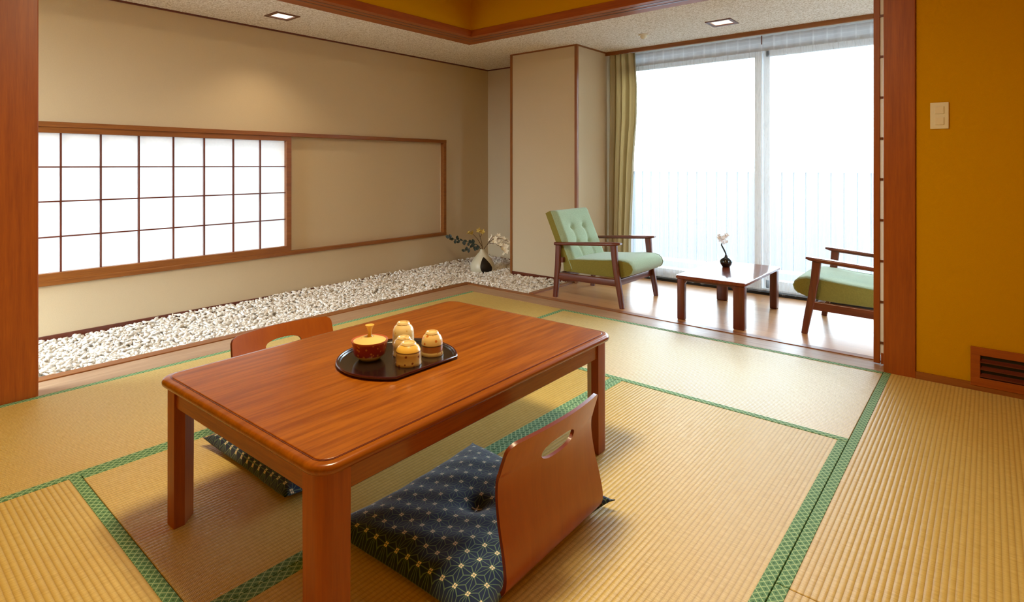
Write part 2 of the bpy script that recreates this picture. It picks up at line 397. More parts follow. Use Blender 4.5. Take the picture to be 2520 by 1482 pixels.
# lintels (soffit + face) and their fine grooves
def lintel(name, pts_box, ax, grooves):
    bm = bmesh.new(); box(bm, *pts_box, bev=.002, seg=1)
    o = struct(name, bm, W['post' + ax]); o.data.materials.append(M_shadowgap)
    g = bmesh.new()
    for b in grooves: box(g, *b)
    link('track_groove', g, W['dark' + ax], o)
    return o
zs = 2.122
lintel('trim_1', (XR - .235, XR, .60, YS - .01, zs, 2.178), 'Y', [(XR - .075, XR - .055, .62, YR + .07, zs - .0012, zs + .01), (XR - .135, XR - .115, .62, YR + .12, zs - .0012, zs + .01)])
lintel('trim_2', (XR - .236, .6, YR, YS - .005, zs - .001, 2.177), 'X', [(XR - .05, -.42, YR + .055, YR + .075, zs - .0024, zs + .01), (XR - .1, -.42, YR + .115, YR + .135, zs - .0024, zs + .01)])
# sills flush with the mats
struct('trim_3', BOX(XS + .07, XR, .60, YR + .0, -.05, .0, bev=.002, seg=1), W['sillY'])
struct('trim_4', BOX(XS, XS + .07, .60, YS, -.06, .006, bev=.002, seg=1), W['trimY'])
struct('trim_5', BOX(XS + .07, .55, YR, YS - .055, -.05, .0, bev=.002, seg=1), W['sillX'])
struct('trim_6', BOX(XS + .07, .9, YS - .055, YS, -.06, .004, bev=.002, seg=1), W['trimX'])
struct('trim_7', BOX(-2.885, -2.84, YS, 4.275, -.06, .012, bev=.002, seg=1), W['trimY'])
# posts
struct('trim_8', BOX(XR - .10, XR - .005, .47, .612, -.02, ZT, bev=.004), W['postZ'])
struct('trim_9', BOX(-.413, -.279, YR - .002, YR + .125, -.02, ZT, bev=.004), W['postZ'])
# left window: outer frame, shoji
fr = bmesh.new()
y1 = 4.137
box(fr, XL - .03, XL + .022, .10, y1, 1.283, 1.315, bev=.003, seg=1); box(fr, XL - .03, XL + .022, .10, y1, .322, .352, bev=.003, seg=1)
box(fr, XL - .03, XL + .021, 4.098, y1 - .001, .345, 1.29, bev=.003, seg=1)
struct('trim_10', fr, W['trimY'])
w1 = bpy.data.objects.new('window_1', None); COL.objects.link(w1); w1.location = (XL, 1.3, .35); w1['kind'] = 'structure'
bm = bmesh.new()
box(bm, -.03, .012, -1.15, 1.115, .898, .934, bev=.002, seg=1); box(bm, -.03, .012, -1.15, 1.115, .0, .046, bev=.002, seg=1)
box(bm, -.03, .012, 1.072, 1.115, .04, .90, bev=.002, seg=1)
link('window_frame', bm, W['trimY'], w1)
bm = bmesh.new()
for y in (.706, .913, 1.119, 1.333, 1.545, 1.749, 1.958, 2.165, .50, .30): box(bm, -.022, -.004, y - 1.3 - .0045, y - 1.3 + .0045, .046, .898)
for z in (1.040, .829, .613): box(bm, -.020, -.006, -1.15, 1.072, z - .35 - .004, z - .35 + .004)
link('lattice', bm, W['darkZ'], w1)
link('shoji_paper', BOX(-.0245, -.0235, -1.15, 1.08, .03, .91), M_paper, w1)
# thin trims
struct('trim_11', BOX(XL, XL + .012, .3, 4.80, ZC - .012, ZC), W['darkY'])
struct('trim_12', BOX(XL, -3.57, 4.788, 4.80, ZC - .012, ZC), W['darkX'])
struct('baseboard_left', BOX(XL, XL + .010, .3, 4.80, -.05, .019), W['darkY'])
struct('baseboard_recess', BOX(XL + .01, -3.57, 4.790, 4.80, -.05, .022), W['darkX'])
struct('baseboard_closet', BOX(-3.574, -2.83, 4.265, 4.275, -.05, .022), W['darkX'])
struct('trim_13', BOX(-3.588, -3.568, 4.262, 4.28, -.04, ZC), W['trimZ'])
struct('trim_14', BOX(-2.838, -2.812, 4.262, 4.288, -.02, ZC), W['trimZ'])
struct('trim_15', BOX(-3.57, -2.83, 4.264, 4.275, ZC - .012, ZC), W['trimX'])
struct('trim_16', BOX(-2.822, -2.812, 4.288, 4.78, ZC - .012, ZC), W['trimY'])
struct('trim_17', BOX(-2.82, 1.2, 4.765, 4.785, ZC - .034, ZC), W['trimX'])
struct('baseboard_right', BOX(-.279, XE, YR - .004, YR + .008, -.02, .034), W['trimX'])
# veranda window
w2 = bpy.data.objects.new('window_2', None); COL.objects.link(w2); w2.location = (-1.06, YW + .05, 0); w2['kind'] = 'structure'
bm = bmesh.new()
box(bm, -1.68, 1.68, -.04, .06, 2.0, 2.028); box(bm, -1.68, 1.68, -.04, .06, 2.10, 2.125); box(bm, -1.68, -1.64, -.04, .06, 2.02, 2.11); box(bm, 1.64, 1.68, -.04, .06, 2.02, 2.11); box(bm, -1.68, 1.68, -.04, .06, 0, .035); box(bm, -1.68, -1.64, -.04, .06, .03, 2.0); box(bm, 1.64, 1.68, -.04, .06, .03, 2.0)
link('window_frame', bm, M_metal, w2)
bm = bmesh.new(); box(bm, -.44, -.385, -.03, 0, .03, 2.0, bev=.003, seg=1); box(bm, -1.64, -1.60, -.03, 0, .03, 2.0, bev=.003, seg=1); box(bm, -1.6, -.44, -.03, 0, 1.95, 2.0); box(bm, -1.6, -.44, -.03, 0, .03, .10)
link('sash', bm, M_metal, w2)
bm = bmesh.new(); box(bm, -.40, -.33, .008, .04, .03, 2.0, bev=.003, seg=1); box(bm, 1.60, 1.64, .008, .04, .03, 2.0, bev=.003, seg=1); box(bm, -.36, 1.6, .008, .04, 1.95, 2.0); box(bm, -.36, 1.6, .008, .04, .03, .10)
link('sash', bm, M_metal, w2)
link('pane', BOX(-1.61, -.43, -.016, -.012, .09, 1.96), M_glass, w2)
link('transom_pane', BOX(-1.65, 1.65, 0, .004, 2.02, 2.11), M_glass, w2)
link('pane', BOX(-.345, 1.61, .022, .026, .09, 1.96), M_glass, w2)
struct('trim_18', BOX(-2.80, 1.2, 4.86, YW + .01, -.01, .022), M_shadowgap)
# balcony outside
struct('balcony_floor', BOX(-3.5, 2.2, YW + .14, YW + 1.3, -.25, -.12), M_slab)
rail = empty('balcony_railing', (-.6, YW + 1.25, -.12)); rail['kind'] = 'structure'
bm = bmesh.new(); box(bm, -2.9, 2.8, -.025, .025, 1.10, 1.14); box(bm, -2.9, 2.8, -.015, .015, .08, .11)
link('handrail', bm, M_metal, rail)
bm = bmesh.new()
for i in range(52): box(bm, -2.88 + i * .11, -2.872 + i * .11, -.008, .008, .1, 1.11)
link('baluster', bm, plain('dark_balustrade', srgb(100, 106, 114), .6), rail); rail.children[-1]['kind'] = 'stuff'

# ------------------------------------------------------------------ tatami mats
X = [XR, -2.362, -1.405, -.413, XE - .02]; Y = [YR, 2.478, 1.527, .547, YE + .01]
def mat(x0, x1, y0, y1, ax, label):
    cx, cy = (x0 + x1) / 2, (y0 + y1) / 2; g = .0012
    e = empty('tatami_mat', (cx, cy, -.05), label=label, cat='tatami mat', group='tatami mats of the room floor')
    hx, hy = (x1 - x0) / 2 - g, (y1 - y0) / 2 - g; b = .032
    ix, iy = (hx, hy - b + .002) if ax == 'X' else (hx - b + .002, hy)
    o = link('rush_surface', BOX(-ix, ix, -iy, iy, 0, .0495, bev=.0015, seg=1), M_tat[ax], e)
    for s in (-1, 1):
        if ax == 'X': bb = BOX(-hx, hx, *sorted((s * hy, s * (hy - b))), 0, .0505, bev=.0012, seg=1)
        else: bb = BOX(*sorted((s * hx, s * (hx - b))), -hy, hy, 0, .0505, bev=.0012, seg=1)
        link('cloth_border', bb, M_heri[ax], e)
    return e
mat(X[1], X[3], Y[1], Y[0], 'X', 'tatami mat lying crosswise along the veranda sill, pale with window glare')
mat(X[0], X[1], Y[2], Y[0], 'Y', 'tatami mat in the far corner, beside the gravel alcove behind the low table')
mat(X[0], X[1], Y[4], Y[2], 'Y', 'tatami mat along the gravel alcove next to the left wooden post')
mat(X[1], X[2], Y[3], Y[1], 'Y', 'tatami mat under the left legs of the low table and far floor chair')
mat(X[2], X[3], Y[3], Y[1], 'Y', 'tatami mat under the near floor chair, between the table and right borders')
mat(X[1], X[3], Y[4], Y[3], 'X', 'yellow tatami mat in the bottom left corner with ribs running crosswise')
mat(X[3], X[4], Y[2], Y[0], 'Y', 'tatami mat along the ochre wall below the louvred vent')
mat(X[3], X[4], Y[4], Y[2], 'Y', 'tatami mat at the bottom right edge, nearest to the viewer')

# ------------------------------------------------------------------ gravel
def gravel():
    rnd = np.random.default_rng(5)
    ph = (1 + 5 ** .5) / 2
    iv = np.array([(-1, ph, 0), (1, ph, 0), (-1, -ph, 0), (1, -ph, 0), (0, -1, ph), (0, 1, ph), (0, -1, -ph), (0, 1, -ph), (ph, 0, -1), (ph, 0, 1), (-ph, 0, -1), (-ph, 0, 1)], float) / np.hypot(1, ph)
    fc = np.array([(0, 11, 5), (0, 5, 1), (0, 1, 7), (0, 7, 10), (0, 10, 11), (1, 5, 9), (5, 11, 4), (11, 10, 2), (10, 7, 6), (7, 1, 8), (3, 9, 4), (3, 4, 2), (3, 2, 6), (3, 6, 8), (3, 8, 9), (4, 9, 5), (2, 4, 11), (6, 2, 10), (8, 6, 7), (9, 8, 1)])
    P = []
    def fill(x0, x1, y0, y1, d):
        n = int((x1 - x0) * (y1 - y0) * d); P.append(np.stack([rnd.uniform(x0, x1, n), rnd.uniform(y0, y1, n)], 1))
    D = 4200
    fill(XL + .02, XS - .012, .45, 4.78, D); fill(XS - .012, -2.905, YS + .012, 4.25, D); fill(XS - .02, -3.585, 4.25, 4.77, D)
    P = np.concatenate(P); n = len(P)
    z = -.030 + rnd.uniform(0, .026, n)
    edge = np.clip((P[:, 0] - XL) / .10, 0, 1)
    z += .012 * (P[:, 1] / 4.8) + .022 * np.clip((P[:, 1] - .7) / 1.6, 0, 1) * (1 - np.clip((P[:, 0] - XL) / .5, 0, 1)) + .010 * (np.sin(P[:, 1] * 7) * np.sin(P[:, 0] * 9 + 1))
    z += .02 * np.clip((P[:, 1] - 2.2) / 2, 0, 1) * (1 - edge)
    sz = np.stack([rnd.uniform(.013, .024, n), rnd.uniform(.006, .010, n), rnd.uniform(.0055, .009, n)], 1)
    a = rnd.uniform(0, 2 * np.pi, n); b = rnd.normal(0, .32, n); c = rnd.uniform(0, 6.28, n)
    ca, sa, cb, sb, cc, sc_ = np.cos(a), np.sin(a), np.cos(b), np.sin(b), np.cos(c), np.sin(c)
    v = iv[None] * sz[:, None] * rnd.uniform(.78, 1.2, (n, 12, 1))
    x, y, w = v[..., 0], v[..., 1], v[..., 2]
    y, w = y * cc[:, None] - w * sc_[:, None], y * sc_[:, None] + w * cc[:, None]
    x, w = x * cb[:, None] - w * sb[:, None], x * sb[:, None] + w * cb[:, None]
    x, y = x * ca[:, None] - y * sa[:, None], x * sa[:, None] + y * ca[:, None]
    V = np.stack([x + P[:, 0, None], y + P[:, 1, None], w + z[:, None]], 2)
    # keep the stones inside the bed
    V[..., 0] = np.maximum(V[..., 0], XL + .011)
    V = V.reshape(-1, 3)
    F = (fc[None] + (np.arange(n) * 12)[:, None, None]).reshape(-1, 3)
    me = bpy.data.meshes.new('gravel'); me.vertices.add(len(V)); me.vertices.foreach_set('co', V.ravel())
    me.loops.add(F.size); me.loops.foreach_set('vertex_index', F.ravel().astype(np.int32)); me.polygons.add(len(F))
    me.polygons.foreach_set('loop_start', np.arange(0, F.size, 3, dtype=np.int32)); me.polygons.foreach_set('loop_total', np.full(len(F), 3, np.int32))
    me.polygons.foreach_set('use_smooth', np.ones(len(F), bool)); me.update(); me.validate()
    me.materials.append(M_stone)
    o = bpy.data.objects.new('gravel', me); COL.objects.link(o)
    tag(o, 'bed of white stone chips filling the alcove along the left wall', 'gravel', kind='stuff')
gravel()
M_bed = plain('pale_sand_bed', srgb(196, 186, 170), .95, nscale=120, namp=.25)
bm = bmesh.new(); box(bm, XL + .011, XS - .001, .2, 4.788, -.05, -.034); box(bm, XS - .001, -2.887, YS + .001, 4.262, -.05, -.034)
struct('floor_gravel_bed', bm, M_bed)

# ------------------------------------------------------------------ low table
TC = Vector((-1.479, 1.2454, 0)); TH = .0223
T = empty('low_table', TC, TH, label='low brown wooden table with rounded corners in the middle of the tatami', cat='table')
hw, hl, zt, zl = .4221, .6174, .4276, .4084
bm = bmesh.new()
prof = []
for k in range(9):
    a = R(90 - 180 * k / 8); prof.append((-.010 + .011 * math.cos(a) , (zt + zl - .006) / 2 + (zt - .001 - zl + .006) / 2 * math.sin(a)))
rings = [[(x, y, z) for x, y in rrect(hw + d, hl + d, .052 + d, 8)] for d, z in prof]
rings = [[(x, y, zt - .0005) for x, y in rrect(hw - .026, hl - .026, .03, 8)]] + rings + [[(x, y, zl - .006) for x, y in rrect(hw - .03, hl - .03, .03, 8)]]
ring_loft(bm, rings); link('edge_moulding', bm, W['edge'], T, smooth=True, autos=50)
bm = bmesh.new()
ring_loft(bm, [[(x, y, zt - .002) for x, y in rrect(hw - .0235, hl - .0235, .034, 8)], [(x, y, zt + .0012) for x, y in rrect(hw - .0235, hl - .0235, .034, 8)], [(x, y, zt + .0022) for x, y in rrect(hw - .025, hl - .025, .033, 8)]])
link('tabletop', bm, W['tableY'], T)
bm = bmesh.new()
ring_loft(bm, [[(x, y, zt - .001) for x, y in rrect(hw - .020, hl - .020, .037, 8)], [(x, y, zt + .0004) for x, y in rrect(hw - .0200, hl - .0200, .037, 8)]])
link('groove', bm, W['darkY'], T)
ap = .056; e = .016; L = .072
for s in (-1, 1):
    link('apron', BOX(*sorted((s * (hw - e - .006), s * (hw - e - .028))), -hl + e + L - .01, hl - e - L + .01, zl - .006 - ap, zl - .004, bev=.003, seg=1), W['edge'], T)
    link('apron', BOX(-hw + e + L - .01, hw - e - L + .01, *sorted((s * (hl - e - .006), s * (hl - e - .028))), zl - .006 - ap, zl - .004, bev=.003, seg=1), W['tableX'], T)
for sx in (-1, 1):
    for sy in (-1, 1):
        bm = bmesh.new(); ox, oy = sx * (hw - e), sy * (hl - e)
        # quarter-round outer corner, chamfered inner corner
        def sec(k):
            pts = []
            for i in range(7):
                a = R(90 * i / 6); pts.append((-.030 + .030 * math.cos(a), -.030 + .030 * math.sin(a)))
            pts += [(-L, 0), (-L, -.03), (-.03, -L), (0, -L)]
            return [(ox + sx * p[0] * k, oy + sy * p[1] * k) for p in pts]
        ring_loft(bm, [[(x, y, z) for x, y in sec(1 if z > .01 else .97)] for z in (0, .01, zl - .006)])
        link('leg', bm, W['postZ'], T, smooth=True, autos=40)
def tw(u, v, z): # table-local to world
    c, s = math.cos(TH), math.sin(TH); return (TC.x + c * u - s * v, TC.y + s * u + c * v, z)

# ------------------------------------------------------------------ tray and tea things
ZTOP = zt + .0022
tray = empty('serving_tray', (-1.45, 1.165, ZTOP), label='black lacquered tray with one straight side on the low table', cat='tray')
def tray_outline(r, cut, n=48):
    h = math.acos(cut / r); a0, a1 = h, 2 * math.pi - h
    return [(r * math.cos(a0 + (a1 - a0) * i / n), r * math.sin(a0 + (a1 - a0) * i / n)) for i in range(n + 1)]
bm = bmesh.new()
ring_loft(bm, [[(x, y, z) for x, y in tray_outline(r, r * .763)] for r, z in ((.170, 0), (.184, .004), (.187, .009), (.178, .0092), (.176, .005), (.172, .0045))])
link('tray_body', bm, M_lacq, tray, smooth=True, autos=30)
bm = bmesh.new()
ring_loft(bm, [[(x, y, z) for x, y in tray_outline(r, r * .763)] for r, z in ((.185, .0045), (.1885, .006), (.190, .010), (.188, .0125), (.184, .0125), (.1820, .0085))] , cap=False)
vr = None
link('rim', bm, M_lacq_rim, tray, smooth=True, autos=40)
ZB = ZTOP + .0048
def cup_prof(rt, rb, h, t=.003):   # upside-down cup: rim at the bottom, foot ring on top
    return [(rt - t, .0), (rt, .0), (rt + .001, .002), (rt - .001, h * .12), (rt - .0015, h * .45), (rt * .93, h * .66), (rt * .78, h * .82), (rt * .58, h * .91), (rb + .002, h * .93),
            (rb + .001, h), (rb - .002, h), (rb - .004, h * .95), (.002, h * .94)]
M_cupA = spotted('brown_flower_glaze', srgb(188, 150, 84), srgb(110, 48, 28), 75, .42, [(.042, .08, srgb(226, 184, 84)), (.038, .042, srgb(110, 72, 40))])
M_cupB = spotted('gold_cream_glaze', srgb(222, 190, 120), srgb(196, 112, 40), 60, .40, [(.012, .030, srgb(160, 96, 46)), (.030, .034, srgb(90, 60, 36))])
M_cupC = spotted('pale_cream_glaze', srgb(226, 200, 140), srgb(206, 164, 90), 55, .35)
M_cupD = spotted('striped_brown_glaze', srgb(190, 156, 96), srgb(80, 56, 34), 40, .35)
for (x, y, rt, h, m, lab) in ((-1.385, 1.155, .041, .066, M_cupA, 'upturned brown flowered cup with gold foot, frontmost on the tray'),
                              (-1.395, 1.262, .036, .074, M_cupB, 'tall upturned cream cup standing at the right of the tray'),
                              (-1.548, 1.268, .038, .076, M_cupC, 'pale upturned cup at the back of the tray'),
                              (-1.463, 1.200, .036, .058, M_cupD, 'upturned striped brown cup half hidden between the pot and front cup')):
    c = empty('tea_cup', (x, y, ZB), label=lab, cat='cup', group='upturned tea cups on the tray')
    p = cup_prof(rt, rt * .5, h)
    bm = bmesh.new(); lathe(bm, p[:9]); link('cup_body', bm, m, c, smooth=True, autos=60)
    bm = bmesh.new(); lathe(bm, [(rt * .5 + .004, h * .925), (rt * .5 + .001, h), (rt * .5 - .002, h), (rt * .5 - .004, h * .945), (.002, h * .94)]); link('foot_ring', bm, M_cupC, c, smooth=True, autos=40)
pot = empty('tea_pot', (-1.512, 1.103, ZB), label='red and gold patterned lidded bowl with a flared knob on the tray', cat='tea pot')
M_pot = spotted('red_gold_glaze', srgb(150, 44, 26), srgb(196, 128, 60), 70, .42, [(-.01, .017, srgb(206, 174, 112)), (.056, .08, srgb(176, 90, 60))])
bm = bmesh.new(); lathe(bm, [(.002, .003), (.026, .003), (.027, 0), (.030, 0), (.038, .007), (.0485, .018), (.0525, .034), (.0545, .050), (.0575, .060), (.057, .062), (.052, .060), (.048, .050), (.002, .048)])
link('bowl_body', bm, M_pot, pot, smooth=True, autos=50)
bm = bmesh.new(); lathe(bm, [(.0005, .050), (.0505, .058), (.051, .060), (.045, .0625), (.030, .068), (.014, .071), (.0005, .072)])
link('lid', bm, spotted('cream_pink_lid', srgb(230, 196, 120), srgb(206, 110, 74), 26, .40), pot, smooth=True, autos=50)
bm = bmesh.new(); lathe(bm, [(.0005, .068), (.010, .070), (.0062, .078), (.0060, .086), (.009, .098), (.0145, .108), (.012, .1085), (.005, .104), (.0005, .103)], n=24)
link('knob', bm, plain('gold_knob', srgb(226, 182, 88), .3, coat=.4), pot, smooth=True, autos=50)

# ------------------------------------------------------------------ legless floor chairs (origin: rear bottom of the back; local +x is backwards)
def floor_chair(loc, rz, label, H=.382, wb=.230, wt=.213):
    E_ = empty('floor_chair', loc, rz, label=label, cat='floor chair', group='legless floor chairs')
    prof = [(-.40, .010), (-.30, .008), (-.20, .007), (-.12, .007), (-.06, .009), (-.028, .018), (-.009, .036), (-.002, .060), (-.003, .09), (-.009, .13), (-.017, .17), (-.024, .22), (-.026, .265), (-.020, .305), (-.008, .345), (.004, H)]
    # resample finely
    pts = [Vector((a, b)) for a, b in prof]; fine = []
    for i in range(len(pts) - 1):
        p0, p1, p2, p3 = pts[max(i - 1, 0)], pts[i], pts[i + 1], pts[min(i + 2, len(pts) - 1)]
        for k in range(5):
            t = k / 5; fine.append(.5 * ((2 * p1) + (-p0 + p2) * t + (2 * p0 - 5 * p1 + 4 * p2 - p3) * t * t + (-p0 + 3 * p1 - 3 * p2 + p3) * t ** 3))
    fine.append(pts[-1])
    nU = len(fine); nV = 60; th = .010
    iseat = next(i for i, p in enumerate(fine) if p.x > -.03)
    # outline: the back tapers towards the top with rounded corners
    def halfw(z): return wb + (wt - wb) * min(1, max(0, (z - .05) / (H - .05)))
    def S(i, v):
        p = fine[i]; z = p.y; hw_ = halfw(z) if i > iseat else wb - .02 * (1 - i / iseat) ** 2
        rc = .024; d = H - z
        if i > iseat and d < rc: hw_ -= rc - math.sqrt(max(0, rc * rc - (rc - d) ** 2))
        if i < iseat and (p.x + .40) < rc: dd = p.x + .40; hw_ -= rc - math.sqrt(max(0, rc * rc - (rc - dd) ** 2))
        y = v * hw_
        k = min(1, max(0, (z - .03) / .25)) * .030
        return Vector((p.x + k * (1 - (y / wb) ** 2) - k * .55, y, z - (0.008 * (y / wb) ** 2 if z > .3 else 0)))
    def nrm(i, v):
        a = S(min(i + 1, nU - 1), v) - S(max(i - 1, 0), v); b = S(i, min(v + .02, 1)) - S(i, max(v - .02, -1))
        n = a.cross(b); return n.normalized() if n.length > 1e-9 else Vector((0, 0, 1))
    zc, hh, hv = H - .078, .025, .077
    def inhole(p): 
        return p.z > .2 and (abs(p.y) / hv) ** 2.6 + (abs(p.z - zc) / hh) ** 2.2 < 1 and p.z > .2
    bm = bmesh.new(); top = {}; bot = {}
    for i in range(nU):
        for j in range(nV + 1):
            v = -1 + 2 * j / nV; p = S(i, v)
            n = nrm(i, v); top[i, j] = bm.verts.new(p + n * th / 2); bot[i, j] = bm.verts.new(p - n * th / 2)
    cells = {(i, j) for i in range(nU - 1) for j in range(nV)}
    hole = set()
    for (i, j) in cells:
        c = (S(i, -1 + 2 * (j + .5) / nV) + S(i + 1, -1 + 2 * (j + .5) / nV)) / 2
        if inhole(c): hole.add((i, j))
    # snap rim vertices of the hole onto the smooth outline
    hv_verts = {}
    for (i, j) in hole:
        for q in ((i, j), (i + 1, j), (i, j + 1), (i + 1, j + 1)):
            nb = [(q[0] - 1, q[1] - 1), (q[0] - 1, q[1]), (q[0], q[1] - 1), (q[0], q[1])]
            if any(x not in hole for x in nb): hv_verts[q] = 1
    for q in hv_verts:
        p = S(q[0], -1 + 2 * q[1] / nV); dy, dz = p.y, p.z - zc
        f = ((abs(dy) / hv) ** 2.6 + (abs(dz) / hh) ** 2.2)
        if f < 1e-6: continue
        s = 1.0
        for _ in range(12):
            f = ((abs(dy * s) / hv) ** 2.6 + (abs(dz * s) / hh) ** 2.2); s *= (1 / f) ** .38
        s = min(1.6, max(.6, s))
        for d in (top, bot):
            d[q].co.y += dy * (s - 1); d[q].co.z += dz * (s - 1); d[q].co.x += dz * (s - 1) * .40
    live = cells - hole
    for (i, j) in live:
        f = bm.faces.new((top[i, j], top[i + 1, j], top[i + 1, j + 1], top[i, j + 1])); f.material_index = 0
        f = bm.faces.new((bot[i, j], bot[i, j + 1], bot[i + 1, j + 1], bot[i + 1, j])); f.material_index = 0
        for (a, b, nbc) in (((i, j), (i + 1, j), (i, j - 1)), ((i + 1, j + 1), (i, j + 1), (i, j + 1)), ((i, j + 1), (i, j), (i - 1, j)), ((i + 1, j), (i + 1, j + 1), (i + 1, j))):
            if nbc not in live:
                f = bm.faces.new((top[a], top[b], bot[b], bot[a])); f.material_index = 1
    link('bent_plywood_shell', bm, [W['ply'], W['plyedge']], E_, smooth=True, autos=45)
    return E_
floor_chair((-.883, 1.257, 0), R(1.5), 'legless plywood floor chair with slotted back, nearest to the viewer')
floor_chair((-2.215, 1.190, 0), R(180), 'legless plywood floor chair on the far side of the low table', H=.400)

# ------------------------------------------------------------------ floor cushions
def cushion(loc, rz, hx, hy, label, notch=1, thick=.060):
    o_n = 'floor_cushion'; bm = bmesh.new(); N = 44; top = {}; bot = {}
    for i in range(N + 1):
        for j in range(N + 1):
            u, v = -1 + 2 * i / N, -1 + 2 * j / N
            # edges pull in between the corners
            px_ = u * (hx - .020 * (1 - v * v) * abs(u) ** 3); py_ = v * (hy - .018 * (1 - u * u) * abs(v) ** 3)
            if notch and u > .4: px_ -= .035 * ((u - .4) / .6) * (1 - v * v) ** .5
            f = (max(0, 1 - abs(u) ** 3.2) * max(0, 1 - abs(v) ** 3.2)) ** .42
            dim = 1 - .42 * math.exp(-((u * hx) ** 2 + (v * hy) ** 2) / .0016) - .16 * math.exp(-((u * hx) ** 2 + (v * hy) ** 2) / .02)
            wr = .0022 * math.sin(13 * u + 5 * v) * f + .0016 * math.sin(17 * v - 9 * u) * f
            zz = thick * f * dim + wr
            lift = .020 * (abs(u) * abs(v)) ** 3
            top[i, j] = bm.verts.new((px_, py_, .016 + zz + lift))
            bot[i, j] = bm.verts.new((px_, py_, .013 - .001 * f + lift))
    for i in range(N):
        for j in range(N):
            bm.faces.new((top[i, j], top[i + 1, j], top[i + 1, j + 1], top[i, j + 1])); bm.faces.new((bot[i, j], bot[i, j + 1], bot[i + 1, j + 1], bot[i + 1, j]))
    for i in range(N):
        for a, b in (((i, 0), (i + 1, 0)), ((i + 1, N), (i, N)), ((0, i + 1), (0, i)), ((N, i), (N, i + 1))):
            bm.faces.new((bot[a], bot[b], top[b], top[a]))
    c = empty(o_n, loc, rz, label=label, cat='cushion', group='navy patterned floor cushions')
    link('cushion_body', bm, M_asa, c, smooth=True)
    bm = bmesh.new()
    for a in (0, 90):
        ca, sa = math.cos(R(a + 20)), math.sin(R(a + 20)); z0 = .016 + thick * .46
        tube(bm, [(-.016 * ca, -.016 * sa, z0 + .002), (0, 0, z0 - .001), (.016 * ca, .016 * sa, z0 + .003)], .0012, 6)
    link('tuft_thread', bm, plain('white_thread', srgb(220, 216, 206), .8), c)
    return c
cushion((-1.150, 1.215, .0), R(2), .290, .305, 'navy floor cushion with white star pattern on the near floor chair')
cushion((-1.955, 1.190, .0), R(180), .300, .295, 'navy floor cushion with white star pattern under the far table edge')

# ------------------------------------------------------------------ armchairs
def tufted(bm, origin, ux, uy, un, w, h, thick, tx, ty, N=40, edge=.035):
    """padded slab: w along ux, h along uy, front face along un, buttons at (tx x ty)"""
    top = {}; bot = {}
    for i in range(N + 1):
        for j in range(N + 1):
            a, b = -1 + 2 * i / N, -1 + 2 * j / N
            da, db = (1 - abs(a)) * w / 2, (1 - abs(b)) * h / 2
            f = min(1, (min(da, edge) / edge)) ; g = min(1, (min(db, edge) / edge))
            r = math.sqrt(max(0, 1 - (1 - f) ** 2)) * math.sqrt(max(0, 1 - (1 - g) ** 2))
            d = 0
            for x in tx:
                for y in ty:
                    q = ((a * w / 2 - x) ** 2 + (b * h / 2 - y) ** 2); d += .020 * math.exp(-q / .0004) + .008 * math.exp(-q / .0030)
                d += .007 * math.exp(-(a * w / 2 - x) ** 2 / .00012) if ty and b * h / 2 < max(ty) else 0
            p = origin + ux * (a * w / 2) + uy * (b * h / 2)
            top[i, j] = bm.verts.new(p + un * (thick * (.55 + .45 * r) - d * r)); bot[i, j] = bm.verts.new(p)
    for i in range(N):
        for j in range(N):
            bm.faces.new((top[i, j], top[i + 1, j], top[i + 1, j + 1], top[i, j + 1])).material_index = 0
            bm.faces.new((bot[i, j], bot[i, j + 1], bot[i + 1, j + 1], bot[i + 1, j])).material_index = 1
    for i in range(N):
        for a, b in (((i, 0), (i + 1, 0)), ((i + 1, N), (i, N)), ((0, i + 1), (0, i)), ((N, i), (N, i + 1))):
            bm.faces.new((bot[a], bot[b], top[b], top[a])).material_index = 1
